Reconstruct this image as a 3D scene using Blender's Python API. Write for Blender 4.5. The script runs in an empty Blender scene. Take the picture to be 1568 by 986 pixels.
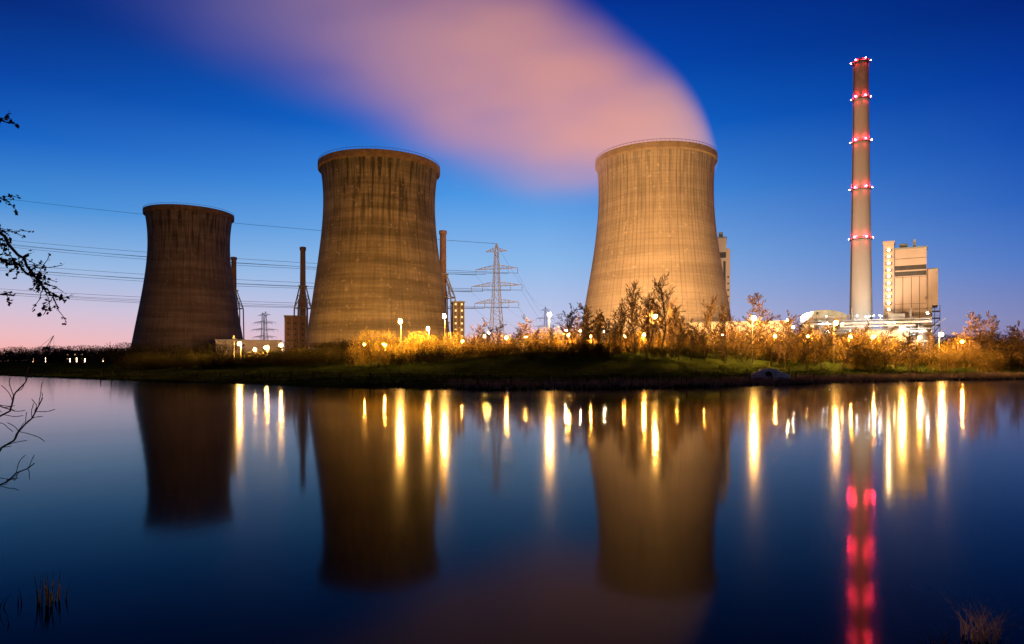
import bpy, math, random
import numpy as np
from mathutils import Vector, Matrix
R = math.radians
scene = bpy.context.scene
scene.view_settings.view_transform = 'Standard'
scene.view_settings.look = 'None'
scene.view_settings.exposure = 0

def lin(r, g, b):
    f = lambda c: (c/255/12.92) if c/255 <= .04045 else ((c/255+.055)/1.055)**2.4
    return (f(r), f(g), f(b), 1)

# ------------------------------------------------------------------ materials
def base_mat(name):
    m = bpy.data.materials.new(name); m.use_nodes = True
    nt = m.node_tree
    return m, nt, nt.nodes['Principled BSDF']

def mat(name, c1, c2=None, rough=.8, scale=.5, metal=0, bump=0, stretch=(1, 1, 1), transl=0, spec=.5):
    m, nt, b = base_mat(name)
    b.inputs['Roughness'].default_value = rough
    b.inputs['Metallic'].default_value = metal
    b.inputs['Specular IOR Level'].default_value = spec
    c2 = c2 or tuple(x*.6 for x in c1)
    tc = nt.nodes.new('ShaderNodeTexCoord')
    mp = nt.nodes.new('ShaderNodeMapping'); mp.inputs['Scale'].default_value = stretch
    nz = nt.nodes.new('ShaderNodeTexNoise'); nz.inputs['Scale'].default_value = scale; nz.inputs['Detail'].default_value = 6
    cr = nt.nodes.new('ShaderNodeValToRGB')
    cr.color_ramp.elements[0].position = .35; cr.color_ramp.elements[1].position = .65
    cr.color_ramp.elements[0].color = (*c2, 1); cr.color_ramp.elements[1].color = (*c1, 1)
    L = nt.links.new
    L(tc.outputs['Object'], mp.inputs[0]); L(mp.outputs[0], nz.inputs['Vector']); L(nz.outputs[0], cr.inputs[0]); L(cr.outputs[0], b.inputs['Base Color'])
    if bump:
        bp = nt.nodes.new('ShaderNodeBump'); bp.inputs['Distance'].default_value = bump
        L(nz.outputs[0], bp.inputs['Height']); L(bp.outputs[0], b.inputs['Normal'])
    if transl:
        tr = nt.nodes.new('ShaderNodeBsdfTranslucent'); mx = nt.nodes.new('ShaderNodeMixShader'); mx.inputs[0].default_value = transl
        L(cr.outputs[0], tr.inputs[0]); L(b.outputs[0], mx.inputs[1]); L(tr.outputs[0], mx.inputs[2]); L(mx.outputs[0], nt.nodes['Material Output'].inputs[0])
    return m

def emis(name, col, s):
    m, nt, b = base_mat(name)
    b.inputs['Base Color'].default_value = (.8, .8, .8, 1)
    b.inputs['Emission Color'].default_value = (*col, 1)
    b.inputs['Emission Strength'].default_value = s
    return m

class NT:
    def __init__(s, nt): s.nt = nt
    def m(s, op, a, b=None, c=None, clamp=False):
        n = s.nt.nodes.new('ShaderNodeMath'); n.operation = op; n.use_clamp = clamp
        for i, v in enumerate((a, b, c)):
            if v is None: continue
            if isinstance(v, (int, float)): n.inputs[i].default_value = v
            else: s.nt.links.new(v, n.inputs[i])
        return n.outputs[0]
    def mr(s, v, a, b, c, d, smooth=False):
        n = s.nt.nodes.new('ShaderNodeMapRange')
        if smooth: n.interpolation_type = 'SMOOTHSTEP'
        s.nt.links.new(v, n.inputs[0])
        for i, x in enumerate((a, b, c, d)): n.inputs[i+1].default_value = x
        return n.outputs[0]
    def mix(s, f, a, b, mode='MIX'):
        n = s.nt.nodes.new('ShaderNodeMix'); n.data_type = 'RGBA'; n.blend_type = mode
        for i, v in ((0, f), (6, a), (7, b)):
            if isinstance(v, (int, float)): n.inputs[i].default_value = v
            elif isinstance(v, tuple): n.inputs[i].default_value = v
            else: s.nt.links.new(v, n.inputs[i])
        return n.outputs[2]

def tower_mat(name, c_hi, c_lo, H, ribs, seed, stain=.8, ribk=.3, bandk=.4):
    m, nt, b = base_mat(name); N = NT(nt); b.inputs['Roughness'].default_value = .9
    tc = nt.nodes.new('ShaderNodeTexCoord'); sp = nt.nodes.new('ShaderNodeSeparateXYZ')
    nt.links.new(tc.outputs['Object'], sp.inputs[0])
    x, y, z = sp.outputs
    ang = N.m('ARCTAN2', x, N.m('MULTIPLY', y, -1))
    cb = nt.nodes.new('ShaderNodeCombineXYZ')
    nt.links.new(N.m('MULTIPLY', ang, 14.0), cb.inputs[0]); nt.links.new(N.m('MULTIPLY', z, .035), cb.inputs[1]); cb.inputs[2].default_value = seed
    nz = nt.nodes.new('ShaderNodeTexNoise'); nz.inputs['Scale'].default_value = 1.3; nz.inputs['Detail'].default_value = 8
    nt.links.new(cb.outputs[0], nz.inputs['Vector'])
    nb = nt.nodes.new('ShaderNodeTexNoise'); nb.inputs['Scale'].default_value = .05; nb.inputs['Detail'].default_value = 7
    nt.links.new(tc.outputs['Object'], nb.inputs['Vector'])
    fr = N.m('FRACT', N.m('MULTIPLY', ang, ribs/(2*math.pi)))
    rib = N.m('LESS_THAN', fr, .2)
    fz = N.m('FRACT', N.m('MULTIPLY', z, 1/1.6)); ring = N.m('LESS_THAN', fz, .16)
    cz = nt.nodes.new('ShaderNodeCombineXYZ'); nt.links.new(N.m('MULTIPLY', z, .22), cz.inputs[2]); nt.links.new(N.m('MULTIPLY', ang, .4), cz.inputs[0]); cz.inputs[1].default_value = seed
    nzb = nt.nodes.new('ShaderNodeTexNoise'); nzb.inputs['Scale'].default_value = 1.0; nzb.inputs['Detail'].default_value = 6; nzb.inputs['Roughness'].default_value = .65
    nt.links.new(cz.outputs[0], nzb.inputs['Vector'])
    band = N.mr(nzb.outputs[0], .4, .62, 0, 1)
    col = N.mix(N.mr(nb.outputs[0], .3, .7, 0, 1), (*c_lo, 1), (*c_hi, 1))
    col = N.mix(N.m('MULTIPLY', N.m('SUBTRACT', 1, band), bandk), col, (*[v*.3 for v in c_lo], 1))
    up = N.mr(z, H*.4, H*.95, .2, 1.0, True)
    st = N.m('MULTIPLY', N.mr(nz.outputs[0], .46, .6, 0, 1), N.m('MULTIPLY', up, stain))
    col = N.mix(st, col, (*[v*.12 for v in c_lo], 1))
    wn = nt.nodes.new('ShaderNodeTexWhiteNoise'); wn.noise_dimensions = '1D'
    nt.links.new(N.m('FLOOR', N.m('MULTIPLY', ang, ribs/(2*math.pi))), wn.inputs['W'])
    ribv = N.m('MULTIPLY', N.m('MULTIPLY', rib, ribk*1.7), N.m('MULTIPLY', N.mr(wn.outputs[0], 0, 1, .3, 1), N.mr(z, H*.1, H*.8, .4, 1)))
    col = N.mix(ribv, col, (*[v*.22 for v in c_lo], 1))
    col = N.mix(N.m('MULTIPLY', ring, .16), col, (*[v*.25 for v in c_lo], 1))
    vo = nt.nodes.new('ShaderNodeTexNoise'); vo.inputs['Scale'].default_value = .5; vo.inputs['Detail'].default_value = 3
    nt.links.new(tc.outputs['Object'], vo.inputs['Vector'])
    col = N.mix(N.m('MULTIPLY', N.mr(vo.outputs[0], .62, .70, 0, 1), .3), col, (*[min(1, v*1.6) for v in c_hi], 1))
    nt.links.new(col, b.inputs['Base Color'])
    bp = nt.nodes.new('ShaderNodeBump'); bp.inputs['Distance'].default_value = .25; bp.inputs['Strength'].default_value = .5
    nt.links.new(N.m('ADD', rib, N.m('MULTIPLY', nz.outputs[0], .8)), bp.inputs['Height'])
    nt.links.new(bp.outputs[0], b.inputs['Normal'])
    return m

M_steel = mat('galvanised_steel', (.6, .6, .58), (.45, .45, .45), .55, 1, 0)
M_post = mat('lamp_post_paint', (.14, .13, .11), (.09, .08, .07), .6, 1)
M_dark = mat('dark_steel', (.05, .05, .05), rough=.6)
M_wire = mat('cable', (.12, .12, .13), rough=.5)
M_conc = mat('concrete', (.42, .38, .33), (.3, .27, .24), .9, .2, bump=.02)
M_conc2 = mat('weathered_concrete', (.2, .16, .13), (.11, .09, .07), .9, .2)
M_chim = mat('chimney_concrete', (.48, .44, .40), (.38, .34, .31), .9, .08, stretch=(1, 1, .15))
M_chimtop = mat('chimney_soot', (.28, .22, .2), (.18, .14, .13), .9, .3)
M_brick = mat('brown_brick', (.3, .18, .13), (.2, .12, .09), .9, .4)
M_clad = mat('beige_cladding', (.52, .42, .34), (.43, .35, .29), .6, .07, stretch=(1, 1, .3))
M_clad2 = mat('grey_cladding', (.32, .33, .33), (.22, .23, .24), .6, .1)
M_roof = mat('roof_sheet', (.25, .3, .29), (.16, .2, .2), .5, .2)
M_bark = mat('bark', (.11, .07, .045), (.06, .04, .025), .9, 2, spec=.1)
M_twig = mat('spring_twigs', (.22, .15, .038), (.06, .042, .016), .8, .25, transl=.4, spec=.1)
M_twigd = mat('dark_twigs', (.036, .032, .013), (.016, .015, .007), .9, .35, transl=.2, spec=0)
M_yel = mat('yellow_blossom_twigs', (.42, .31, .05), (.16, .12, .03), .8, .6, transl=.4, spec=.1)
M_far = mat('distant_foliage', (.045, .035, .035), (.02, .018, .02), .9, .1, spec=0)
M_reed = mat('dry_reed', (.26, .19, .17), (.15, .115, .105), .9, .5, spec=0)
M_wood = mat('fence_wood', (.03, .024, .018), rough=.9, scale=2, spec=.1)
M_lampY = emis('sodium_bulb', (1, .48, .09), 9000)
M_lampP = emis('path_bulb', (1, .42, .06), 6500)
M_lampW = emis('white_bulb', (1, .78, .42), 1800)
M_lampS = emis('small_warm_bulb', (1, .68, .34), 110)
M_lampC = emis('cool_bulb', (.65, .85, 1), 220)
M_red = emis('red_obstruction_light', (1, .03, .06), 2600)
M_win = emis('lit_window', (1, .55, .2), 1.0)

# ------------------------------------------------------------------ mesh helpers
class G:
    def __init__(s): s.V = []; s.F = []
    def box(s, x0, x1, y0, y1, z0, z1):
        n = len(s.V)
        s.V += [(x0, y0, z0), (x1, y0, z0), (x1, y1, z0), (x0, y1, z0), (x0, y0, z1), (x1, y0, z1), (x1, y1, z1), (x0, y1, z1)]
        s.F += [tuple(n+i for i in f) for f in ((0, 3, 2, 1), (4, 5, 6, 7), (0, 1, 5, 4), (1, 2, 6, 5), (2, 3, 7, 6), (3, 0, 4, 7))]
        return s
    def beam(s, p, q, r, r2=None, k=4, cap=True):
        r2 = r if r2 is None else r2
        p = Vector(p); q = Vector(q); d = (q-p)
        if d.length < 1e-6: return s
        d.normalize()
        u = d.cross(Vector((0, 0, 1)) if abs(d.z) < .95 else Vector((1, 0, 0))).normalized(); w = d.cross(u)
        n = len(s.V)
        for c, rr in ((p, r), (q, r2)):
            for i in range(k):
                a = 2*math.pi*(i+.5)/k
                v = c+(u*math.cos(a)+w*math.sin(a))*rr
                s.V.append(tuple(v))
        for i in range(k):
            j = (i+1) % k
            s.F.append((n+i, n+j, n+k+j, n+k+i))
        if cap:
            s.F.append(tuple(n+k+i for i in range(k))); s.F.append(tuple(n+i for i in reversed(range(k))))
        return s
    def rev(s, prof, k=48, cx=0, cy=0, closed=False):
        n = len(s.V)
        for r, z in prof:
            for i in range(k):
                a = 2*math.pi*i/k
                s.V.append((cx+r*math.cos(a), cy+r*math.sin(a), z))
        for j in range(len(prof)-1):
            for i in range(k):
                i2 = (i+1) % k
                s.F.append((n+j*k+i, n+j*k+i2, n+(j+1)*k+i2, n+(j+1)*k+i))
        return s
    def ball(s, c, r, k=10, h=6):
        prof = [(max(.001, r*math.sin(math.pi*j/h)), c[2]-r*math.cos(math.pi*j/h)) for j in range(h+1)]
        return s.rev(prof, k, c[0], c[1])
    def obj(s, name, m, parent=None, smooth=False, loc=None, rot=0):
        me = bpy.data.meshes.new(name); me.from_pydata(s.V, [], s.F); me.update()
        me.materials.append(m)
        if smooth: me.polygons.foreach_set('use_smooth', [True]*len(me.polygons))
        o = bpy.data.objects.new(name, me); scene.collection.objects.link(o)
        if parent: o.parent = parent
        if loc: o.location = loc
        o.rotation_euler[2] = rot
        return o

def empty(name, loc=(0, 0, 0), rot=0):
    e = bpy.data.objects.new(name, None); scene.collection.objects.link(e)
    e.location = loc; e.rotation_euler[2] = rot; e.empty_display_size = 1
    return e

def np_obj(name, V, F, m):
    me = bpy.data.meshes.new(name)
    me.from_pydata(V.tolist() if hasattr(V, 'tolist') else V, [], F); me.update(); me.materials.append(m)
    o = bpy.data.objects.new(name, me); scene.collection.objects.link(o); return o

# ------------------------------------------------------------------ terrain + water
SX = [-1500, -600, -400, -250, -143, -78, -44, -18, -3, 11, 32, 41, 64.5, 116, 300, 600, 1500]
SY = [700, 420, 330, 245, 182, 135, 114, 98, 91.5, 93, 102, 107, 125, 148, 220, 300, 500]
def smooth(a, b, x):
    t = np.clip((x-a)/(b-a), 0, 1); return t*t*(3-2*t)
def height(x, y):
    x = np.asarray(x, float); y = np.asarray(y, float)
    sh = np.interp(x, SX, SY) + .5*np.sin(x*.21) + .3*np.sin(x*.57+1)
    s = y-sh
    rt = smooth(-30, 12, x)
    lf = smooth(60, 130, -x)
    crest = 3.9*(1-rt)+6.2*rt - .9*lf
    plat = 4.4*(1-rt)+5.2*rt - 1.1*lf
    h = -2.2+2.5*smooth(-9, 1.5, s)+1.1*smooth(1, 26, s)
    h = h+(crest-1.4)*smooth(24, 58, s)+(plat-crest)*smooth(64, 90, s)
    h = h+.07*np.sin(x*.33+y*.21)*smooth(0, 10, s)+.06*np.sin(x*.9-y*.5)*smooth(0, 10, s)
    ns = 5.6+1.8*smooth(6, 12, -x)+.9*smooth(5.5, 9, x)
    near = 4.4*smooth(0, 5.5, ns-y)-2.2
    return np.where(y < 30, near, h)

xs = np.concatenate([[-6000, -3000, -1500, -1000, -700, -500, -400, -320, -260], np.arange(-220, 241, 2.0), [260, 320, 400, 500, 700, 1000, 1500, 3000, 6000]])
xs = np.unique(np.concatenate([xs, np.arange(-20, 20, 1.0)]))
ys = np.unique(np.concatenate([[-300, -100, -40], np.arange(-20, 14, .7), [20, 40, 60, 75], np.arange(84, 200, 1.0), np.arange(200, 260, 3.0), [270, 290, 320, 360, 420, 500, 600, 800, 1200, 2000, 4000, 9000]]))
XX, YY = np.meshgrid(xs, ys)
ZZ = height(XX, YY)
nx, ny = len(xs), len(ys)
V = np.stack([XX.ravel(), YY.ravel(), ZZ.ravel()], 1)
F = [(j*nx+i, j*nx+i+1, (j+1)*nx+i+1, (j+1)*nx+i) for j in range(ny-1) for i in range(nx-1)]
M_grass = mat('grass_ground', (.030, .042, .012), (.010, .016, .005), 1, .09, bump=.1, spec=0)
g = np_obj('ground', V, F, M_grass); g.data.polygons.foreach_set('use_smooth', [True]*len(F))

mw, nt, b = base_mat('river_water')
b.inputs['Base Color'].default_value = (.0004, .0015, .004, 1); b.inputs['Roughness'].default_value = .08; b.inputs['IOR'].default_value = 1.11
tc = nt.nodes.new('ShaderNodeTexCoord'); nz = nt.nodes.new('ShaderNodeTexNoise'); nz.inputs['Scale'].default_value = .25; nz.inputs['Detail'].default_value = 3
bp = nt.nodes.new('ShaderNodeBump'); bp.inputs['Distance'].default_value = .02; bp.inputs['Strength'].default_value = .25
nt.links.new(tc.outputs['Object'], nz.inputs['Vector']); nt.links.new(nz.outputs[0], bp.inputs['Height']); nt.links.new(bp.outputs[0], b.inputs['Normal'])
G().box(-6000, 6000, -60, 1500, -.02, 0).obj('river_water', mw)

def gz(x, y): return float(height(x, y))

# ------------------------------------------------------------------ cooling towers
def cooling_tower(X, Y, prof, m, mc, ribs_n=40):
    z0 = gz(X, Y)-.3
    e = empty('cooling_tower', (X, Y, z0))
    prof = [(r, z-z0) for r, z in prof]
    zs = [p[1] for p in prof][::-1]; rs = [p[0] for p in prof][::-1]
    c = np.polyfit(zs, rs, 4)
    H = zs[-1]; zz = np.linspace(7.5, H, 60)
    P = [(float(np.polyval(c, z)), float(z)) for z in zz]
    rt = P[-1][0]
    inner = [(r-.9, z) for r, z in reversed(P)]
    G().rev(P+[(rt, H+.001), (rt-.9, H+.001)]+inner, 128).obj('shell', m, e, True)
    G().rev([(rt-.1, H-3.0), (rt+.75, H-2.4), (rt+.8, H+.3), (rt+.1, H+.35), (rt+.1, H+.1)], 128).obj('rim_cornice', mc, e, False)
    gg = G()
    for i in range(96):
        a = 2*math.pi*i/96
        gg.beam(((rt+.6)*math.cos(a), (rt+.6)*math.sin(a), H+.3), ((rt+.6)*math.cos(a), (rt+.6)*math.sin(a), H+1.4), .06)
    gg.rev([(rt+.55, H+1.3), (rt+.66, H+1.3), (rt+.66, H+1.42), (rt+.55, H+1.42)], 96)
    gg.obj('railing', M_dark, e)
    rb = P[0][0]; gl = G()
    for i in range(ribs_n):
        for s in (-1, 1):
            a = 2*math.pi*i/ribs_n; a2 = a+s*math.pi/ribs_n
            gl.beam(((rb+1.3)*math.cos(a), (rb+1.3)*math.sin(a), 0), ((rb-.4)*math.cos(a2), (rb-.4)*math.sin(a2), 7.8), .45, k=6)
    gl.obj('support_columns', M_conc2, e)
    G().rev([(rb+.35, 7.0), (rb+.4, 8.6), (rb-.2, 8.7)], 128).obj('ring_beam', mc, e)
    G().rev([(rb+2.6, 0), (rb+2.6, 1.2), (rb+2.2, 1.2), (rb+2.2, 0)], 96).obj('basin_wall', M_conc2, e)
    G().rev([(rb-4, 0), (rb-4.5, 7.5)], 48).obj('inner_packing', M_dark, e)
    return e

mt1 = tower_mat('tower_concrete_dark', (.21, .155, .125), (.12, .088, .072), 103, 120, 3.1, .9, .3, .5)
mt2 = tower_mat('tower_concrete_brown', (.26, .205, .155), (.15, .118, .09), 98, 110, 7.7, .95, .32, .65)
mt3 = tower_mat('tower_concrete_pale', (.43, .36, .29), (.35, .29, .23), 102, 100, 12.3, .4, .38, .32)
M_rim = mat('rim_concrete', (.16, .1, .07), (.09, .055, .04), .9, .4)
M_rim3 = mat('rim_concrete_pale', (.28, .21, .15), (.2, .15, .11), .9, .4)
def P(pts, Y, sec):
    # surveyed (half width, elevation) ratios turned into metres at the tower's distance
    return [(w*Y/1000/sec, 4+(e)*Y/1000) for w, e in pts]
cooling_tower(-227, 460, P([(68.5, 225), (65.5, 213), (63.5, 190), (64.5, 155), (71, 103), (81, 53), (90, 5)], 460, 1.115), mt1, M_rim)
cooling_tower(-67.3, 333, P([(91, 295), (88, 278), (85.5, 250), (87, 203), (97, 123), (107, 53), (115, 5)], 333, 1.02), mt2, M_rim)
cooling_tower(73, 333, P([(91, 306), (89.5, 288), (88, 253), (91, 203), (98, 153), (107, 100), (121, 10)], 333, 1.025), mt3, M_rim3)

# ------------------------------------------------------------------ chimneys
def red_ring(g, r, z, n=8, rr=.42):
    for i in range(n):
        a = 2*math.pi*(i+.5)/n
        g.ball((r*math.cos(a), r*math.sin(a), z), rr, 5, 3)
X, Y = 203, 380; z0 = gz(X, Y)
e = empty('tall_chimney', (X, Y, z0))
Ht = 179-z0
def cr(z): return 6.5+(4.05-6.5)*min(1, z/(Ht*.9))**.85
G().rev([(cr(z), z) for z in np.linspace(0, Ht-22, 30)], 48).obj('shaft', M_chim, e, True)
G().rev([(cr(z)+.03, z) for z in np.linspace(Ht-22, Ht, 6)]+[(cr(Ht)-.6, Ht), (cr(Ht)-.6, Ht-10)], 48).obj('sooty_head', M_chimtop, e, True)
gp = G(); gr = G()
for zt in (Ht-1.2, 156.5-z0, 131.5-z0, 104-z0, 75-z0):
    r = cr(zt)
    gp.rev([(r-.1, zt-.7), (r+.6, zt-.5), (r+.6, zt-.3), (r-.1, zt-.3)], 40)
    gp.rev([(r+.52, zt+.5), (r+.6, zt+.5), (r+.6, zt+.58), (r+.52, zt+.58)], 40)
    for i in range(20):
        a = 2*math.pi*i/20
        gp.beam(((r+.56)*math.cos(a), (r+.56)*math.sin(a), zt-.3), ((r+.56)*math.cos(a), (r+.56)*math.sin(a), zt+.55), .05)
    red_ring(gr, r+1.0, zt+.5, 6, .2)
gp.beam((-cr(0)-.3, -1, 0), (-cr(Ht)-.3, -1, Ht), .18)
gp.obj('platforms', M_dark, e); gr.obj('obstruction_lights', M_red, e)

def small_stack(X, Y, ztop, r, zleg, spread, m=M_brick):
    z0 = gz(X, Y); e = empty('boiler_chimney', (X, Y, z0)); H = ztop-z0; zl = zleg-z0
    G().rev([(r*1.25, 0), (r*1.15, H*.5), (r, H-2.5), (r*1.25, H-2.3), (r*1.25, H-.2), (r*.8, H), (r*.7, H-3)], 24).obj('flue', m, e, True)
    gl = G()
    for i in range(6):
        a = 2*math.pi*(i+.25)/6; c, s = math.cos(a), math.sin(a)
        gl.beam((c*r*1.2, s*r*1.2, zl), (c*spread, s*spread, zl-14), .45, .5)
        gl.beam((c*spread, s*spread, zl-14), (c*spread*1.12, s*spread*1.12, 0), .5)
        a2 = a+2*math.pi/6
        gl.beam((c*spread, s*spread, zl-14), (math.cos(a2)*spread, math.sin(a2)*spread, zl-14), .35)
        gl.beam((c*spread*.6, s*spread*.6, zl-6), (math.cos(a2)*spread*.6, math.sin(a2)*spread*.6, zl-6), .25)
        gl.beam((c*spread*.6, s*spread*.6, zl-6), (math.cos(a2)*spread, math.sin(a2)*spread, zl-14), .22)
    gl.rev([(r*1.1, zl), (r*1.9, zl), (r*1.9, zl+.5), (r*1.1, zl+.5)], 24)
    gl.obj('support_frame', M_clad2, e)
small_stack(-134.5, 420, 77.5, 1.6, 52, 5.2)
small_stack(-221.5, 520, 87, 1.9, 60, 7)
small_stack(-42.3, 400, 84, 1.9, 57, 7.5)

# ------------------------------------------------------------------ pylons and lines
def pylon_mesh():
    g = G()
    wz = [(0, 5.2), (14, 4.0), (28, 3.0), (36.8, 2.5), (47.7, 1.9), (58.6, 1.5), (69.5, 1.0), (75, .25)]
    def w(z): return float(np.interp(z, [a for a, _ in wz], [c for _, c in wz]))
    lv = [0, 8, 15, 21, 26.5, 31.5, 36.8, 42, 47.7, 53, 58.6, 64, 69.5, 75]
    for a, c in zip(lv, lv[1:]):
        wa, wc = w(a), w(c)
        A = [(-wa, -wa, a), (wa, -wa, a), (wa, wa, a), (-wa, wa, a)]; C = [(-wc, -wc, c), (wc, -wc, c), (wc, wc, c), (-wc, wc, c)]
        for i in range(4):
            j = (i+1) % 4
            g.beam(A[i], C[i], .22); g.beam(A[i], C[j], .11); g.beam(A[j], C[i], .11); g.beam(C[i], C[j], .11)
    arms = [(36.8, 15), (47.7, 17.2), (58.6, 14.3), (69.8, 7.5)]
    for z, l in arms:
        for sx in (-1, 1):
            ww = w(z); tip = (sx*l, 0, z+.2)
            for sy in (-1, 1):
                g.beam((sx*ww, sy*ww, z), tip, .15); g.beam((sx*ww, sy*ww, z+2.6), tip, .15)
                for t in (.25, .5, .75):
                    x1 = sx*(ww+(l-ww)*t); yy = sy*ww*(1-t)
                    g.beam((x1, yy, z+.2*t), (x1, yy, z+2.6*(1-t)+.2*t), .1)
                    g.beam((x1, yy, z+2.6*(1-t)+.2*t), (sx*(ww+(l-ww)*(t-.25)), sy*ww*(1.25-t), z), .1)
            if z < 65:
                for f in (1, .55):
                    g.beam((sx*l*f, 0, z), (sx*l*f, 0, z-3.2), .2)
    return g
pg = pylon_mesh()
pyl = pg.obj('electricity_pylon', M_steel, loc=(-10, 420, 4.6), rot=R(-18))
def inst(o, name, loc, rot=0, sc=(1, 1, 1), m=None):
    n = bpy.data.objects.new(name, o.data); scene.collection.objects.link(n); n.location = loc; n.rotation_euler[2] = rot; n.scale = sc; return n
inst(pyl, 'electricity_pylon', (-268, 710, 4), R(10), (.75, .75, .72))
inst(pyl, 'electricity_pylon', (-292, 765, 4), R(10), (.75, .75, .76))
inst(pyl, 'electricity_pylon', (46, 900, 4), R(5), (.9, .9, 1.0))
inst(pyl, 'electricity_pylon', (-621, 640, 4), R(-18), (1.3, 1.3, 2.35))
inst(pyl, 'electricity_pylon', (150, 1150, 4), R(5), (.9, .9, 1.0))
wg = G()
def wire(p, q, sag, r, n=24):
    pts = [Vector(p).lerp(Vector(q), t/n)-Vector((0, 0, sag*4*(t/n)*(1-t/n))) for t in range(n+1)]
    for a, c in zip(pts, pts[1:]): wg.beam(a, c, r, k=3, cap=False)
cs, sn = math.cos(R(-18)), math.sin(R(-18))
for z, l in ((36.8, 15), (47.7, 17.2), (58.6, 14.3), (75, 0)):
    for sx in ((-1, 1) if l else (0,)):
        for f in (1, .55) if l else (1,):
            dz = -3.2 if l else 0
            p = (-10+sx*l*f*cs, 420+sx*l*f*sn, 4.6+z+dz); q = (-621+1.3*sx*l*f*cs, 640+1.3*sx*l*f*sn, 4+(z+dz)*2.35)
            wire(p, q, 5 if f == 1 else 8, .13)
            if f == 1: wire(p, (46+sx*l*.9, 900, 4+z+dz), 9, .06)
wg.obj('power_lines', M_wire)

# ------------------------------------------------------------------ buildings
def bld(name, X, Y, rot, parts):
    z0 = gz(X, Y)
    e = empty(name, (X, Y, z0-.1), rot)
    for pn, m, g in parts: g.obj(pn, m, e)
    return e
a = -math.atan2(203, 330)
w, s, ba, st, dk, lt, ro, pp = G(), G(), G(), G(), G(), G(), G(), G()
st.box(-12, -7.3, 0, 9, 0, 60)
st.box(-12.3, -7.0, -.3, 9.3, 59.4, 60.6)
w.box(-7.1, 6.8, 1.2, 26, 0, 56)
w.box(6.8, 11.6, 2.5, 22, 27, 45)
w.box(6.8, 9.2, 2.5, 22, 0, 27)
ro.box(-7.4, 7.1, .9, 26.3, 56, 56.9); ro.box(6.9, 11.9, 2.2, 22.3, 45, 45.6)
ro.box(-5, -1.5, 5, 12, 56.9, 59.4); ro.box(1, 2.2, 4, 6, 56.9, 61)
for z in (42.3, 45.3): ba.box(-7.0, 6.7, 1.12, 1.3, z, z+2.3)
for x in (-3.6, .1, 3.6): dk.box(x, x+.3, 1.04, 1.3, 0, 42)
for z in (14, 28, 41.6, 51): dk.box(-7.0, 6.7, 1.08, 1.3, z, z+.2)
for z in np.arange(5, 58, 3.4):
    dk.box(-11.2, -8.1, -.08, .1, z-.9, z+.6)
    lt.box(-10.1, -9.2, -.35, -.1, z-.3, z+.3)
for z in (24, 20.5, 17):
    pp.box(9.2, 12.6, 2, 10, z, z+.3); pp.box(9.2, 12.6, 2, 2.1, z+1.2, z+1.3)
for x in (10.2, 12.4): pp.beam((x, 2.2, 14), (x, 2.2, 27), .2)
pp.beam((9.2, 2.2, 12), (12.4, 2.2, 17), .3); pp.beam((9.4, 2.2, 17), (12.4, 2.2, 20), .2)
pp.box(-7.2, 7, -4, 1.1, 9, 9.6)
w.box(-7.1, 6.8, -4, 1.15, 0, 9)
bld('boiler_house', 201.5, 330, a, [('stair_tower', M_clad, st), ('walls', M_clad, w), ('roof', M_roof, ro), ('window_band', M_dark, ba), ('panel_joints', M_conc2, dk), ('stair_lights', M_lampS, lt), ('conveyor_platforms', M_dark, pp)])

w, ba, ro, wi = G(), G(), G(), G()
w.box(-26, 6, 0, 25, 0, 74); w.box(6, 8.2, 3, 25, 0, 68)
ba.box(-25, 5.8, -.08, .2, 62, 65.5); ba.box(4.2, 5.6, -.12, .2, 10, 60)
ro.box(-26.4, 6.3, -.3, 25.3, 74, 74.9); ro.box(1.5, 4, 4, 8, 74.9, 78.6); ro.box(-3, -1, 4, 8, 74.9, 77)
for z in (30, 34, 38, 42, 46, 50): wi.box(6.6, 7.6, 2.85, 3.05, z, z+1.1)
bld('boiler_house', 125, 400, -math.atan2(125, 400), [('walls', M_clad, w), ('window_band', M_dark, ba), ('roof', M_roof, ro), ('windows', M_dark, wi)])

def hall(X, Y, rot, wd, dp, h, m, nwin=0, wm=M_win, roofm=M_roof):
    w, ro, wi, fr = G(), G(), G(), G()
    w.box(-wd/2, wd/2, 0, dp, 0, h); ro.box(-wd/2-.4, wd/2+.4, -.4, dp+.4, h, h+.6)
    n = max(3, int(wd/6))
    for i in range(n+1):
        x = -wd/2+i*(wd-.4)/n; fr.box(x, x+.4, -.25, .05, 0, h-.01)
    for k in range(nwin):
        x = -wd/2+(k+.5)*wd/nwin
        for zz in np.arange(2.5, h-1.5, 3.6): wi.box(x-.6, x+.6, -.1, .08, zz, zz+1.1)
    ps = [('walls', m, w), ('roof', roofm, ro), ('pilasters', M_conc, fr)]
    if nwin: ps.append(('windows', wm, wi))
    return bld('industrial_hall', X, Y, rot, ps)
hall(-163, 405, R(22), 38, 20, 13.5, M_conc)
hall(-136, 410, R(18), 13, 16, 29, M_brick, 3, M_dark)
hall(-30, 368, R(8), 6.5, 14, 33, M_conc2, 2)
hall(-48, 362, R(8), 26, 14, 21, M_conc2, 5, M_dark)
hall(92, 265, R(-18), 40, 25, 14.5, M_clad)
hall(130, 290, R(-23), 34, 25, 10, M_clad2, 6)
hall(20, 300, R(-3), 46, 20, 8.5, M_conc, 9)
hall(150, 268, R(-28), 22, 14, 11, M_conc, 4)
hall(-8, 330, R(0), 40, 20, 7.5, M_conc)
hall(-345, 560, R(30), 26, 14, 7, M_conc2, 6)
hall(-395, 590, R(33), 16, 12, 10, M_brick, 3)

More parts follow.
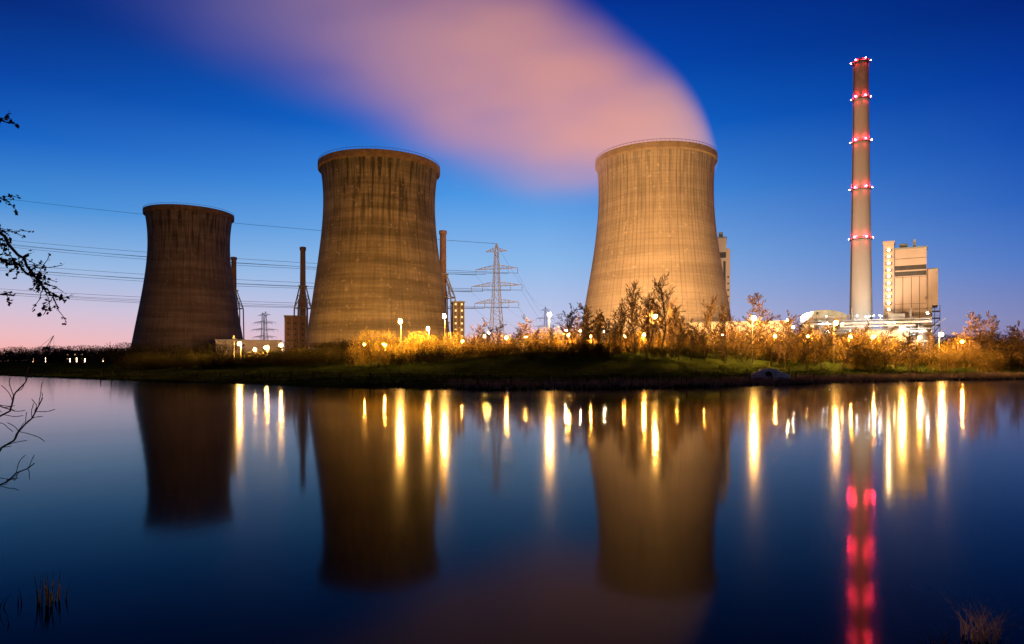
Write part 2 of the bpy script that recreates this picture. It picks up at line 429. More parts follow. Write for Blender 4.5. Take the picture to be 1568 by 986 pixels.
w, ro, wi = G(), G(), G()
w.box(-10, 10, 0, 40, 0, 20)
n = 16; pts = [(-10.4+20.8*i/n, 20+3.2*math.sin(math.pi*i/n)**.7) for i in range(n+1)]
for (x0, za), (x1, zb) in zip(pts, pts[1:]):
    k = len(ro.V); ro.V += [(x0, -.4, za), (x1, -.4, zb), (x1, 40, zb), (x0, 40, za), (x0, -.4, 20), (x1, -.4, 20)]
    ro.F += [(k, k+1, k+2, k+3), (k+4, k+5, k+1, k)]
for i in range(6):
    for z in (5, 10, 15): wi.box(-9+i*3.2, -7.4+i*3.2, -.12, .05, z, z+1.6)
bld('turbine_hall', 148, 310, -math.atan2(148, 310), [('walls', M_clad2, w), ('barrel_roof', M_roof, ro), ('windows', M_win, wi)])
rng = random.Random(5)
fr, pi, lw, lc, tk = G(), G(), G(), G(), G()
for lvl in range(4):
    z = 4.5+lvl*4.2
    fr.box(-24, 24, 0, .3, z, z+.35); fr.box(-24, 24, 9, 9.3, z, z+.35)
    for x in np.arange(-24, 24.1, 4.8):
        if lvl < 4-abs(int(x/12)): fr.box(x-.18, x+.18, -.02, .32, z-4.3, z+2)
        if rng.random() < .5: fr.beam((x, .15, z-4), (x+4.8, .15, z), .12)
    if lvl: pi.beam((-24, -.7, z-1.2), (24, -.7, z-1.2), .5, k=8); pi.beam((-20+lvl*3, -1.4, z-2.6), (18, -1.4, z-2.6), .35, k=8)
for i in range(9):
    x = -22+i*5.3; h = rng.uniform(6, 15)
    tk.rev([(1.6, 0), (1.6, h), (1.1, h+.8), (.01, h+1.1)], 16, x, 5.0)
for i in range(10):
    x = rng.uniform(-22, 20); tk.box(x, x+rng.uniform(2.5, 5), 10, 16, 0, rng.uniform(8, 21))
for i in range(6):
    x = rng.uniform(-20, 20); h = rng.uniform(18, 27); tk.beam((x, 12, 0), (x, 12, h), .4, .35, 8)
for i in range(34):
    x = rng.uniform(-23, 23); z = rng.choice([4, 8, 12, 16, 19])*1.0+rng.uniform(-.5, .5)
    (lc if rng.random() < .5 else lw).ball((x, -1.9, z), rng.uniform(.2, .36), 5, 3)
bld('pipe_rack', 158, 290, -math.atan2(158, 290), [('steel_frame', M_clad2, fr), ('pipes', M_steel, pi), ('tanks_and_vessels', M_clad2, tk), ('work_lights', M_lampS, lw), ('blue_work_lights', M_lampC, lc)])

# ------------------------------------------------------------------ street lamps
def street_lamp(X, Y, Z, m=M_lampY, r=.44, light=True):
    z0 = gz(X, Y); h = Z-z0; e = empty('street_lamp', (X, Y, z0))
    p = G(); p.beam((0, 0, 0), (0, 0, 1.2), .16, .14, 8); p.beam((0, 0, 1.2), (0, 0, h+.6), .11, .07, 8)
    p.beam((0, 0, h+.58), (.0, -1.1, h+.72), .06, .05, 6); p.obj('post', M_post, e)
    G().rev([(.02, h+.92), (.28, h+.84), (.5, h+.6), (.47, h+.58), (.02, h+.62)], 14, 0, -1.1).obj('hood', M_dark, e)
    G().ball((0, -1.1, h), r, 7, 4).obj('bulb', m, e)
for t in [(-27.2, 160, 13.6), (-17.5, 170, 15.6), (-24.3, 190, 13.4), (-83, 200, 9.3), (-85.8, 230, 8.8), (-81, 230, 9.6), (9.7, 170, 16.0),
          (34.9, 160, 14.9), (58.9, 160, 14.4), (83.8, 170, 13.8), (106.9, 180, 13), (124.3, 190, 11.7), (-98, 250, 8.4), (-90, 240, 9.0)]:
    street_lamp(*t)
for t in [(29.6, 210, 13.4), (22, 210, 13.7), (17.2, 210, 13.8), (-7.5, 210, 13.0), (92, 215, 15.2), (101, 240, 19)]:
    street_lamp(*t, M_lampW, .36)
for bx, Y, Z in [(560, 196, 9), (590, 178, 8.5), (708, 186, 9.5), (742, 200, 11.5), (775, 182, 10.5), (805, 190, 11), (905, 182, 11), (955, 188, 11), (1035, 184, 11), (1075, 180, 11),
                 (1105, 190, 11.5), (1185, 184, 11), (1235, 186, 11), (1300, 190, 11), (1335, 188, 11), (1405, 196, 11), (1470, 205, 10), (870, 176, 11), (985, 174, 11)]:
    street_lamp((bx-784)/1000*Y, Y, Z, M_lampP, .34)
gl = G()
for x, y, z in ((-327, 500, 4.2), (-320, 480, 4.6), (-400, 560, 5), (-352, 520, 4.5), (-440, 600, 4.6), (-338, 540, 5.5)): gl.ball((x, y, z+1.5), .24, 8, 5); gl.beam((x, y, gz(x, y)), (x, y, z+1.1), .1)
gl.obj('distant_lamps', emis('far_bulb', (1, .7, .35), 25))

def added_flood(X, Y, Z, target, power, col=(1, .57, .25), ang=110, rad=.35):  # unseen masts added to light the towers, chimney, boiler houses and pylon
    z0 = gz(X, Y); e = empty('added_flood_mast', (X, Y, z0)); h = Z-z0
    d = (Vector(target)-Vector((X, Y, Z))).normalized()
    p = G(); p.beam((0, 0, 0), (0, 0, h-.7), .14, .09, 8); p.box(-.9, .9, -.08, .08, h-.8, h-.65); p.obj('mast', M_post, e)
    hd = G(); c = Vector((0, 0, h)); hd.beam(c-d*.9, c-d*.35, .3, .6, 10); hd.obj('lamp_housing', M_dark, e)
    l = bpy.data.lights.new('added_flood', 'SPOT'); l.energy = power; l.color = col; l.spot_size = R(ang); l.spot_blend = .6; l.shadow_soft_size = rad
    o = bpy.data.objects.new('added_flood', l); scene.collection.objects.link(o); o.parent = e; o.location = (0, 0, h)
    o.rotation_euler = d.to_track_quat('-Z', 'Y').to_euler()
added_flood(20, 225, 16, (66, 333, 58), 570000, (1, .54, .23))
added_flood(100, 225, 16, (78, 333, 55), 190000, (1, .54, .23))
added_flood(-28, 264, 12, (-46, 333, 10), 52000, (1, .56, .22))
added_flood(-14, 288, 12, (-38, 333, 14), 34000, (1, .5, .12))
added_flood(-100, 235, 13, (-75, 333, 35), 16000)
added_flood(-150, 365, 13, (-210, 460, 18), 42000, (1, .52, .24))
added_flood(150, 235, 15, (200, 335, 25), 210000, (1, .66, .40), 90)
added_flood(190, 345, 12, (203, 380, 30), 95000, (1, .9, .72), 110)
added_flood(165, 300, 24, (203, 380, 100), 140000, (1, .68, .46), 80)
added_flood(140, 300, 26, (122, 400, 50), 220000, (1, .75, .52), 60)
added_flood(10, 350, 12, (-10, 420, 42), 80000, (1, .75, .5), 60)

# ------------------------------------------------------------------ trees
def grow(g, p, d, ln, r, lv, rng, up=.15, segs=None, spread=.9, minr=.018):
    n = segs or {3: 9, 2: 5, 1: 4, 0: 2}[lv]
    p = Vector(p); d = Vector(d).normalized(); step = ln/n
    for i in range(n):
        t = (i+1)/n
        nd = (d+Vector((rng.gauss(0, .13), rng.gauss(0, .13), rng.gauss(0, .08)+up*.35))).normalized()
        q = p+nd*step
        r2 = max(minr, r*(1-.75/n*1.0*(1 if lv else .6)))
        g.beam(p, q, max(minr, r), r2, 3 if lv < 2 else 5, cap=False)
        if lv > 0 and t > (.22 if lv == 3 else .15):
            for k in range(3 if lv == 3 and spread < .9 else 2):
                az = rng.uniform(0, 2*math.pi)
                side = Vector((math.cos(az), math.sin(az), 0)); side = (side-nd*side.dot(nd)).normalized()
                cd = nd*rng.uniform(.5, .9)+side*spread*rng.uniform(.6, 1.0)
                cl = ln*rng.uniform(.32, .5)*(1-.55*t if lv == 3 else 1-.4*t)
                grow(g, q, cd, cl, r2*.55, lv-1, rng, up, None, spread, minr)
        p, d, r = q, nd, r2
def tree_proto(seed, h, spread, up):
    rng = random.Random(seed); g = G(); grow(g, (0, 0, 0), (0, 0, 1), h, h*.017, 3, rng, up, None, spread, .036); return g
protos = []
def add_tree(kind, X, Y, H, rot=None):
    m, h0 = protos[kind]
    o = bpy.data.objects.new('bare_tree', m); scene.collection.objects.link(o)
    s = H/h0; o.scale = (s, s, s); o.location = (X, Y, gz(X, Y)-.1); o.rotation_euler[2] = rot if rot is not None else (X*7.3 % 6.28)
for sd, h, sp, up in ((1, 16, .72, .28), (2, 15, .8, .26), (3, 11, 1.0, .12), (4, 11, .95, .18), (5, 9, 1.1, .1)):
    g = tree_proto(sd, h, sp, up); me = bpy.data.meshes.new('bare_tree'); me.from_pydata(g.V, [], g.F); me.materials.append(M_bark); me.update()
    zz = max(v[2] for v in g.V); protos.append((me, zz))
TR = [(3, 878, 464, 158), (2, 905, 464, 162), (3, 925, 472, 165), (4, 945, 472, 160), (0, 974, 426, 156), (1, 1012, 416, 154), (3, 1040, 462, 158), (0, 1093, 450, 165),
      (2, 1166, 442, 172), (3, 1215, 474, 170), (4, 1248, 482, 168), (2, 1485, 478, 190), (3, 1530, 474, 196), (2, 1508, 487, 200), (3, 1562, 496, 190), (4, 1455, 506, 190),
      (3, 738, 486, 180), (4, 790, 482, 175), (2, 815, 492, 185), (3, 1320, 490, 182), (2, 1345, 498, 178), (4, 860, 476, 175), (3, 960, 464, 172), (4, 1065, 476, 165), (2, 990, 458, 170),
      (4, 700, 494, 178), (4, 640, 505, 165), (3, 1120, 482, 176), (4, 1190, 488, 166), (4, 1400, 506, 182), (1, 1028, 455, 165), (4, 500, 530, 175), (4, 1135, 490, 160),
      (3, 765, 490, 165), (4, 895, 474, 156), (3, 1270, 486, 176), (4, 1370, 502, 172), (3, 1430, 506, 185), (3, 1545, 490, 186), (3, 1500, 492, 186), (3, 840, 496, 162), (4, 1080, 490, 156), (3, 1150, 496, 180), (4, 1290, 498, 164),
      (1, 990, 442, 150), (0, 1000, 450, 160), (3, 915, 484, 150), (2, 1040, 480, 149), (4, 885, 492, 149), (3, 970, 490, 148),
      (2, 935, 478, 151), (3, 1058, 486, 150), (2, 868, 480, 153), (4, 1110, 492, 152), (3, 820, 500, 154), (4, 780, 500, 153), (2, 1205, 484, 158), (3, 1235, 494, 157), (0, 1105, 462, 158), (2, 1180, 478, 162),
      (4, 720, 502, 158), (3, 752, 498, 155), (2, 1258, 492, 160), (4, 1330, 506, 165), (2, 1395, 508, 170), (3, 670, 508, 160), (1, 952, 462, 152)]
for k, bx, by, Y in TR:
    X = (bx-784)/1000*Y; Z = 4+(553-by)/1000*Y
    add_tree(k, X, Y, (Z-gz(X, Y)))

def bush_proto(seed, leafy):
    rng = random.Random(seed); g = G()
    for i in range(11):
        az = rng.uniform(0, 6.28); rr = rng.uniform(0, .5)
        grow(g, (rr*math.cos(az), rr*math.sin(az), 0), (math.cos(az)*.6, math.sin(az)*.6, 1), rng.uniform(.6, 1.0), .012, 1, rng, .2, 4, .8, .007)
    for i in range(leafy):
        az = rng.uniform(0, 6.28); u = rng.random()**.5; z = rng.uniform(.05, 1.0); rad = .75*u*math.sqrt(max(.05, 1-(z-.45)**2*2.6))
        c = Vector((rad*math.cos(az), rad*math.sin(az), z)); s = rng.uniform(.012, .03)
        a1 = Vector((rng.gauss(0, 1), rng.gauss(0, 1), rng.gauss(0, 1))).normalized(); a2 = a1.orthogonal().normalized()
        n = len(g.V); g.V += [tuple(c+a1*s*1.6), tuple(c+a2*s), tuple(c-a1*s*1.2)]; g.F.append((n, n+1, n+2))
    V = np.array(g.V); F = g.F
    return V, F
BP = [bush_proto(10+i, 600) for i in range(4)]
def mass(name, items, m, seed=0):
    rng = random.Random(seed); VV = []; FF = []; n = 0
    for X, Y, s, sz in items:
        V, F = BP[rng.randrange(4)]; a = rng.uniform(0, 6.28); c, sn_ = math.cos(a), math.sin(a)
        W = np.empty_like(V); W[:, 0] = (V[:, 0]*c-V[:, 1]*sn_)*s+X; W[:, 1] = (V[:, 0]*sn_+V[:, 1]*c)*s+Y; W[:, 2] = V[:, 2]*sz+gz(X, Y)-.1
        VV.append(W); FF += [tuple(i+n for i in f) for f in F]; n += len(V)
    return np_obj(name, np.concatenate(VV), FF, m)
rng = random.Random(77)
def shore(x): return float(np.interp(x, SX, SY))
front = []
for i in range(420):
    bx = rng.uniform(225, 1590); X0 = (bx-784)/1000*150; Y = shore(X0)+rng.uniform(45, 60); X = (bx-784)/1000*Y
    s = rng.uniform(1.1, 2.7)*(1.0 if bx > 740 else 1.25)
    front.append((X, Y, s*1.4, s))
mass('riverside_bushes', front, M_twigd, 1)
back = []
for i in range(320):
    bx = rng.uniform(545, 1620); Y = rng.uniform(166, 222); X = (bx-784)/1000*Y
    s = rng.uniform(4.5, 8.5)*(1 if bx < 1380 else .75)*(.85 if bx < 800 else 1); back.append((X, Y, s*.8, s))
mass('thicket_behind_dyke', back, M_twig, 2)
lowl = []
for i in range(120):
    bx = rng.uniform(195, 570); Y = rng.uniform(175, 300); X = (bx-784)/1000*Y; s = rng.uniform(2.5, 5.5); lowl.append((X, Y, s*1.2, s*.9))
for i in range(60):
    bx = rng.uniform(190, 560); Y = rng.uniform(270, 290); X = (bx-784)/1000*Y; s = rng.uniform(6.5, 9.5)
    if 365 < bx < 450: s *= .45
    lowl.append((X, Y, s*.9, s))
mass('hedge_by_cooling_towers', lowl, M_twigd, 3)
yb = [(-33.5, 152, 5.2, 8.2), (-30, 155, 5, 7.8), (-36, 156, 4, 6.5), (-26, 158, 4.5, 6), (-20.5, 160, 4.5, 6.2), (-31, 149, 3.5, 5), (-23, 163, 5, 7.5), (-15, 166, 4.5, 7), (-36.5, 151, 3.6, 4.4),
      (-28.5, 150, 3.4, 4.6), (-24, 152, 3.2, 4.2), (-17, 156, 3, 4.6)]
mass('flowering_shrubs', yb, M_yel, 4)
far = []
for i in range(170):
    bx = rng.uniform(-150, 235); Y = rng.uniform(520, 760); X = (bx-784)/1000*Y; s = rng.uniform(5, 15); far.append((X, Y, s*1.2, s))
for i in range(30):
    bx = rng.uniform(143, 205); X = (bx-784)/1000*420; far.append((X, 410+rng.uniform(0, 12), 5, 9))
for i in range(80):
    bx = rng.uniform(1420, 1750); Y = rng.uniform(380, 520); X = (bx-784)/1000*Y; s = rng.uniform(9, 17); far.append((X, Y, s*1.2, s))
mass('distant_tree_line', far, M_far, 5)

g = G(); X, Y = -430, 600
g.beam((0, 0, 0), (2, 0, 12), .35); g.beam((6, 0, 0), (3, 0, 12), .35); g.box(0, 5, -1.5, 1.5, 11, 13.5); g.beam((2, 0, 13), (9, 0, 24), .25); g.beam((9, 0, 24), (-3, 0, 14), .12); g.beam((9, 0, 24), (9.2, 0, 12), .08); g.beam((4, 0, 13), (9, 0, 24), .2)
g.obj('harbour_crane', M_dark, loc=(X, Y, 3.6))

# ------------------------------------------------------------------ bank details
def tufts(name, n, sampler, hmin, hmax, m, seed, wd=.05, blades=5):
    rng = random.Random(seed); V = []; F = []
    for i in range(n):
        x, y = sampler(rng); z = gz(x, y)
        if z < -.1: continue
        for k in range(blades):
            a = rng.uniform(0, 6.28); l = rng.uniform(hmin, hmax); r = rng.uniform(0, .3); bx, by = x+r*math.cos(a), y+r*math.sin(a)
            tx, ty = bx+rng.gauss(0, .3)*l, by+rng.gauss(0, .3)*l; q = len(V)
            px, py = -math.sin(a)*wd, math.cos(a)*wd
            V += [(bx-px, by-py, z-.05), (bx+px, by+py, z-.05), (tx, ty, z+l)]; F.append((q, q+1, q+2))
    return np_obj(name, V, F, m)
def s_bank(r):
    bx = r.uniform(-50, 1620); X = (bx-784)/1000*125; X = X*shore(X)/125; return X, shore(X)+abs(r.gauss(0, 1))*17-.5
M_gr = mat('grass_blades', (.045, .062, .016), (.012, .018, .006), 1, .07, spec=0)
tufts('bank_grass', 13000, s_bank, .12, .4, M_gr, 3, .045, 5)
def s_reed(r):
    X = r.uniform(36, 130) if r.random() < .85 else r.uniform(-10, 36); return X, shore(X)+r.uniform(-1, 9)
tufts('dry_reeds', 4200, s_reed, .5, 1.2, M_reed, 4, .04, 6)

g = G(); px = None
for X in np.arange(-95, 60, 5.6):
    X = float(X)+rng.uniform(-.5, .5)
    Y = shore(X)+3.5+1.2*math.sin(X*.1); z = gz(X, Y); h = rng.uniform(1.5, 1.8); lean = rng.gauss(0, .06)
    g.beam((X, Y, z-.2), (X+lean, Y, z+h), .17, .15, 6)
    if px:
        for f in (.45, .75, .97): g.beam((px[0], px[1], px[2]+px[3]*f), (X, Y, z+h*f), .03, k=3)
    px = (X, Y, z, h)
g.obj('pasture_fence', M_wood)
g = G(); px = None
for X in np.arange(-10, 70, 6.5):
    X = float(X); Y = shore(X)+22; z = gz(X, Y); h = 1.3
    g.beam((X, Y, z-.2), (X, Y, z+h), .1, .08, 6)
    if px:
        for f in (.5, .95): g.beam((px[0], px[1], px[2]+h*f), (X, Y, z+h*f), .02, k=3)
    px = (X, Y, z)
g.obj('pasture_fence', M_wood)

X, Y = 45.6, 116; z = 1.1
e = empty('culvert_outlet', (X, Y, z), R(-15)); e.scale = (.78, .78, .7)
M_culv = mat('culvert_concrete', (.8, .78, .76), (.65, .63, .61), .9, .8)
g = G(); k = 24
outer = []
for i in range(k):
    a = 2*math.pi*i/k; c, s_ = math.cos(a), math.sin(a); t = 1.35/max(abs(c)/1.25, abs(s_)/1.0)
    outer.append((c*t, 0, .95+s_*min(t, 9)*.82))
inner = [(.72*math.cos(2*math.pi*i/k), 0, .85+.72*math.sin(2*math.pi*i/k)) for i in range(k)]
g.V += outer+inner+[(x, 1.6, zz) for x, _, zz in inner]
for i in range(k):
    j = (i+1) % k
    g.F += [(i, j, k+j, k+i), (k+i, k+j, 2*k+j, 2*k+i)]
g.obj('headwall', M_culv, e)
o = G().rev([(.01, 0), (.73, 0)], 24).obj('dark_pipe', M_dark, e); o.rotation_euler = (R(90), 0, 0); o.location = (0, 1.5, .85)
g = G()
g.box(-1.9, 1.9, -.15, .35, 2.02, 2.25)
for sx in (-1, 1):
    n = len(g.V)
    pts = [(1.7, 0, -.3), (1.7, 0, 2.0), (4.2, -2.0, .7), (4.2, -2.0, -.3)]
    g.V += [(sx*x, y, zz) for x, y, zz in pts]+[(sx*x+sx*.1, y+.35, zz) for x, y, zz in pts]
    g.F += [(n, n+1, n+2, n+3), (n+4, n+5, n+6, n+7), (n+1, n+5, n+6, n+2), (n+3, n+2, n+6, n+7)]
g.box(-1.7, 1.7, -3.0, 0, -.6, .05)
g.obj('wing_walls', M_culv, e)

# ------------------------------------------------------------------ near bank plants
rngn = random.Random(12)
def twiggy(g, pts, r0, dens, ln, leaves=True):
    pts = [Vector(p) for p in pts]
    P2 = []
    for a, c in zip(pts, pts[1:]):
        for t in range(5): P2.append(a.lerp(c, t/5)+Vector((rngn.gauss(0, .02), rngn.gauss(0, .02), rngn.gauss(0, .02))))
    P2.append(pts[-1]); n = len(P2)
    for i in range(n-1):
        ra = r0*(1-i/n)+.005; rb = r0*(1-(i+1)/n)+.005
        g.beam(P2[i], P2[i+1], ra, rb, 5, cap=False)
        if i > n*.25:
            d = (P2[i+1]-P2[i]).normalized()
            for k in range(dens):
                sd = Vector((rngn.gauss(0, 1), rngn.gauss(0, 1), rngn.gauss(0, 1)-.2)).normalized()
                tip = P2[i]; dd = (d*.9+sd*.8).normalized(); l = ln*rngn.uniform(.4, 1)
                for s in range(4):
                    nd = (dd+Vector((rngn.gauss(0, .2), rngn.gauss(0, .2), rngn.gauss(0, .2)-.05))).normalized(); q = tip+nd*l/4
                    g.beam(tip, q, .0055, .004, 3, cap=False)
                    if leaves:
                        for _ in range(2):
                            c = q+Vector((rngn.gauss(0, .015), rngn.gauss(0, .015), rngn.gauss(0, .015)))
                            a1 = Vector((rngn.gauss(0, 1), rngn.gauss(0, 1), rngn.gauss(0, 1))).normalized()*rngn.uniform(.012, .035); a2 = a1.orthogonal()*.45; m = len(g.V)
                            g.V += [tuple(c-a1), tuple(c+a2), tuple(c+a1), tuple(c-a2)]; g.F.append((m, m+1, m+2, m+3))
                    tip, dd = q, nd
M_sil = mat('dark_bark', (.03, .022, .018), rough=.9, scale=3)
e = empty('willow_tree', (0, 0, 0))
g = G()
tz = gz(-9.2, 6.2)
tr = [(-9.2, 6.2, tz-.2), (-9.1, 6.4, 2.6), (-8.9, 6.7, 4.5), (-8.9, 6.9, 6.6), (-9.0, 7.2, 8.6)]
for i, (a_, c_) in enumerate(zip(tr, tr[1:])): g.beam(a_, c_, .2-.04*i, .16-.04*i, 10, cap=False)
g.obj('trunk', M_bark, e, True)
g = G()
twiggy(g, [(-8.9, 6.8, 6.2), (-7.6, 7.6, 6.0), (-6.5, 8, 5.75), (-6.05, 8, 5.35), (-5.8, 8, 4.95), (-5.55, 8, 4.65)], .03, 2, .4)
twiggy(g, [(-8.9, 6.8, 5.4), (-7.3, 7.7, 5.5), (-6.4, 8, 5.35), (-6.0, 8, 5.1), (-5.75, 8, 5.05)], .025, 2, .35)
twiggy(g, [(-8.9, 6.9, 6.8), (-7.2, 7.8, 7.1), (-6.5, 8, 6.95), (-6.05, 8, 6.9)], .02, 1, .2)
twiggy(g, [(-8.9, 6.8, 6.0), (-7.3, 7.7, 6.3), (-6.4, 8, 6.1), (-6.15, 8, 5.95)], .02, 1, .25)
twiggy(g, [(-8.9, 6.7, 5), (-7.3, 7.8, 5.0), (-6.6, 8, 4.85), (-6.1, 8, 4.8)], .02, 1, .3)
g.obj('leafy_branches', M_sil, e)
g = G()
twiggy(g, [(-9.1, 6.4, 1.6), (-7.4, 7.5, 2.1), (-6.5, 8, 2.6), (-6.0, 8, 3.15), (-5.75, 8, 3.55)], .018, 2, .35, False)
twiggy(g, [(-9.1, 6.4, 2.0), (-7.4, 7.5, 2.6), (-6.5, 8, 3.1), (-6.1, 8, 3.5), (-5.95, 8, 3.85)], .016, 1, .3, False)
twiggy(g, [(-9.1, 6.4, 1.4), (-7.2, 7.7, 1.9), (-6.4, 8, 2.4), (-5.85, 8, 2.75)], .016, 2, .35, False)
twiggy(g, [(-9.1, 6.4, 1.8), (-7.2, 7.7, 3.2), (-6.4, 8, 3.5), (-6.1, 8, 3.4)], .012, 1, .25, False)
g.obj('bare_branches', M_sil, e)

def clump(name, X, Y, n, h, m, wd=.012, spr=.25, lean=.25, z=-.05):
    rng = random.Random(int(X*100)); V = []; F = []
    for i in range(n):
        a = rng.uniform(0, 6.28); r = rng.uniform(0, spr); p = Vector((X+r*math.cos(a), Y+r*math.sin(a), z)); l = h*rng.uniform(.5, 1)
        dx, dy = rng.gauss(0, lean), rng.gauss(0, lean)
        for k in range(5):
            t = k/4; c = p+Vector((dx*l*t*t, dy*l*t*t, l*(t-.12*t*t))); w_ = wd*(1-t)+.002; q = len(V)
            V += [(c.x-w_, c.y, c.z), (c.x+w_, c.y, c.z)]
            if k: F.append((q-2, q-1, q+1, q))
    return np_obj(name, V, F, m)
clump('reed_clump', -7.6, 10.8, 14, .65, mat('reed_leaf', (.6, .48, .16), rough=.8), .016, .22, .12)
clump('reed_clump', -8.3, 10.6, 10, .4, M_reed, .012, .3, .2)
clump('reed_clump', -7.9, 9.6, 20, .35, M_reed, .012, .5, .3)
clump('dry_grass_clump', 6.75, 9.35, 70, .75, mat('dry_grass', (.7, .55, .45), rough=.9), .007, .3, .6)
clump('dry_grass_clump', 6.0, 9.0, 40, .45, M_reed, .006, .3, .6)

# ------------------------------------------------------------------ steam plume (volume; lamp glow put in as emission)
PX = [-270, -228, -178, -161, -128, -95, -61, -28, 5, 22, 39, 55, 72, 88, 97, 104]
UP = [275, 268, 262, 258, 252, 244, 231, 217, 203, 192, 181, 169, 157, 143, 130, 112]
LO = [192, 178, 162, 155, 144, 133, 116, 99, 89, 87, 87, 90, 94, 95, 97, 100]
RY = [62, 58, 54, 52, 49, 46, 43, 40, 37, 35, 32, 30, 27, 20, 14, 6]
DN = [0, .01, .09, .16, .33, .52, .74, .95, 1, 1, 1, 1, 1, 1, 1, .8]
mp_, nt, b = base_mat('steam'); nt.nodes.remove(b); N = NT(nt); out = nt.nodes['Material Output']
tc = nt.nodes.new('ShaderNodeTexCoord'); sp = nt.nodes.new('ShaderNodeSeparateXYZ'); nt.links.new(tc.outputs['Object'], sp.inputs[0])
T = N.mr(sp.outputs[0], -270, 104, 0, 1)
def fcurve(vals, norm):
    n = nt.nodes.new('ShaderNodeFloatCurve'); c = n.mapping.curves[0]
    pts = [((x+270)/374, v/norm) for x, v in zip(PX, vals)]
    c.points[0].location = pts[0]; c.points[1].location = pts[-1]
    for p in pts[1:-1]: c.points.new(*p)
    n.mapping.update(); nt.links.new(T, n.inputs['Value']); return N.m('MULTIPLY', n.outputs[0], norm)
zc = fcurve([(u+l)/2 for u, l in zip(UP, LO)], 300); rz = fcurve([(u-l)/2*1.2 for u, l in zip(UP, LO)], 100); ry = fcurve(RY, 100); dn = fcurve(DN, 1)
v = N.m('DIVIDE', N.m('SUBTRACT', sp.outputs[2], zc), rz)
u = N.m('DIVIDE', N.m('SUBTRACT', sp.outputs[1], 333), ry)
rad = N.m('SQRT', N.m('ADD', N.m('MULTIPLY', u, u), N.m('MULTIPLY', v, v)))
soft = N.mr(rad, 1.0, .2, 0, 1, True)
mpn = nt.nodes.new('ShaderNodeMapping'); mpn.inputs['Scale'].default_value = (.6, 1, 1.6); mpn.inputs['Rotation'].default_value = (0, R(28), 0)
ns = nt.nodes.new('ShaderNodeTexNoise'); ns.inputs['Scale'].default_value = .03; ns.inputs['Detail'].default_value = 1
nt.links.new(tc.outputs['Object'], mpn.inputs[0]); nt.links.new(mpn.outputs[0], ns.inputs['Vector'])
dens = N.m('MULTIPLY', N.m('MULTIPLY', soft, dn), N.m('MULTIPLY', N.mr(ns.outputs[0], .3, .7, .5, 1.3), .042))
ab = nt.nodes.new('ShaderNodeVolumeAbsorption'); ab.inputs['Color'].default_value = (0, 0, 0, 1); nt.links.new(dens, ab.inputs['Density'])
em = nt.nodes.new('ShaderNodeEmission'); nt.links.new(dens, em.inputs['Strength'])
colr = nt.nodes.new('ShaderNodeValToRGB'); el = colr.color_ramp.elements  # warm-to-cool emission colours stand in for lamp light scattered by the steam
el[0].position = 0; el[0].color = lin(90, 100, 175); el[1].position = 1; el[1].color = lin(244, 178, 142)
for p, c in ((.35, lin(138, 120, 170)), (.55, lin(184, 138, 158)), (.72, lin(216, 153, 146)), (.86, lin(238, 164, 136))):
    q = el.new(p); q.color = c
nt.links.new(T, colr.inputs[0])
zf = N.mr(sp.outputs[2], 100, 220, 1.1, .78)  # same painted glow, dimmed with height
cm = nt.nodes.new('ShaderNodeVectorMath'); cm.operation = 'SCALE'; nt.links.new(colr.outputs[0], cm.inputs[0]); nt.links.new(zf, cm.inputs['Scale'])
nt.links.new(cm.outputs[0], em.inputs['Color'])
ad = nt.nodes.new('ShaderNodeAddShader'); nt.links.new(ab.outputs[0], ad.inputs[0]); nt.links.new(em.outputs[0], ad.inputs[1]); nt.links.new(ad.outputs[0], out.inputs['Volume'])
try: mp_.cycles.volume_step_rate = .8
except Exception as ex: print(ex)
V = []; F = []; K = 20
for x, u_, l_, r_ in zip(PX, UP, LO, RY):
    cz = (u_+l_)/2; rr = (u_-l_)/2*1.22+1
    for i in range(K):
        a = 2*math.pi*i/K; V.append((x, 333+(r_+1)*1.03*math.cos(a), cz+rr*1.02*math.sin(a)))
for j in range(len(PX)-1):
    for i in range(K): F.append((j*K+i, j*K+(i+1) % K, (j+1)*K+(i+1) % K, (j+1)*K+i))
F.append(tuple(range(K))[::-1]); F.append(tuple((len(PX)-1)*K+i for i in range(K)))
np_obj('steam_plume', V, F, mp_)

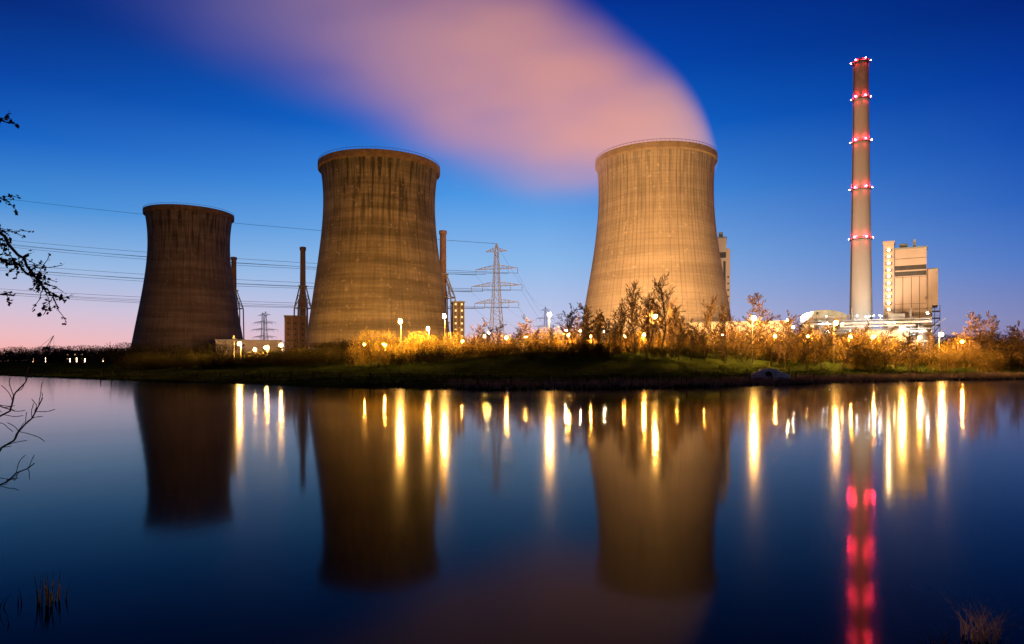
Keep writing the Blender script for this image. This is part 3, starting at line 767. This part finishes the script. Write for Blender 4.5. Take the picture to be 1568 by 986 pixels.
# ------------------------------------------------------------------ world
wd = bpy.data.worlds.new('World'); scene.world = wd; wd.use_nodes = True; nt = wd.node_tree; N = NT(nt)
bg = nt.nodes['Background']; tc = nt.nodes.new('ShaderNodeTexCoord'); sp = nt.nodes.new('ShaderNodeSeparateXYZ'); nt.links.new(tc.outputs['Generated'], sp.inputs[0])
def ramp(stops):
    n = nt.nodes.new('ShaderNodeValToRGB'); e_ = n.color_ramp.elements
    e_[0].position = stops[0][0]; e_[0].color = lin(*stops[0][1]); e_[1].position = stops[-1][0]; e_[1].color = lin(*stops[-1][1])
    for p, c in stops[1:-1]: q = e_.new(p); q.color = lin(*c)
    nt.links.new(sp.outputs[2], n.inputs[0]); return n.outputs[0]
rl = ramp([(0, (252, 170, 156)), (.03, (240, 186, 190)), (.065, (210, 192, 214)), (.12, (148, 184, 226)), (.19, (62, 140, 214)), (.265, (10, 94, 192)), (.33, (1, 64, 160)), (.4, (0, 38, 120)), (.7, (0, 12, 50)), (1, (0, 6, 25))])
rc = ramp([(0, (226, 190, 202)), (.07, (188, 196, 230)), (.15, (138, 184, 234)), (.245, (74, 150, 227)), (.33, (16, 106, 208)), (.41, (1, 74, 182)), (.48, (0, 50, 150)), (.75, (0, 16, 65)), (1, (0, 6, 25))])
rr_ = ramp([(0, (146, 118, 150)), (.05, (126, 132, 182)), (.12, (76, 118, 196)), (.19, (36, 94, 188)), (.265, (10, 70, 172)), (.33, (2, 52, 152)), (.4, (0, 33, 118)), (.7, (0, 12, 50)), (1, (0, 6, 25))])
az = N.m('ARCTAN2', sp.outputs[0], sp.outputs[1])
c1 = N.mix(N.mr(az, R(-40), R(-5), 0, 1), rl, rc)
c2 = N.mix(N.mr(az, R(3), R(40), 0, 1), c1, rr_)
dk = N.mr(N.m('ABSOLUTE', az), R(50), R(120), 1, .2, True)
vm = nt.nodes.new('ShaderNodeVectorMath'); vm.operation = 'SCALE'; nt.links.new(c2, vm.inputs[0]); nt.links.new(dk, vm.inputs['Scale'])
sk = nt.nodes.new('ShaderNodeTexSky'); sk.sky_type = 'NISHITA'; sk.sun_disc = False; sk.sun_elevation = R(-3); sk.sun_rotation = R(-45)
fin = N.mix(.02, vm.outputs[0], sk.outputs[0], 'ADD')
nt.links.new(fin, bg.inputs[0]); bg.inputs[1].default_value = 1.0

sl = bpy.data.lights.new('sun', 'SUN'); sl.energy = .03; sl.color = (1, .6, .5); sl.angle = R(10)
so = bpy.data.objects.new('sun', sl); scene.collection.objects.link(so); so.rotation_euler = (R(88), 0, R(45))
# ------------------------------------------------------------------ camera
cd = bpy.data.cameras.new('camera'); co = bpy.data.objects.new('camera', cd); scene.collection.objects.link(co)
co.location = (0, 0, 4); co.rotation_euler = (R(90), 0, 0); cd.sensor_width = 36; cd.lens = 36*1000/1568; cd.shift_y = 60/1568; cd.clip_end = 20000
scene.camera = co
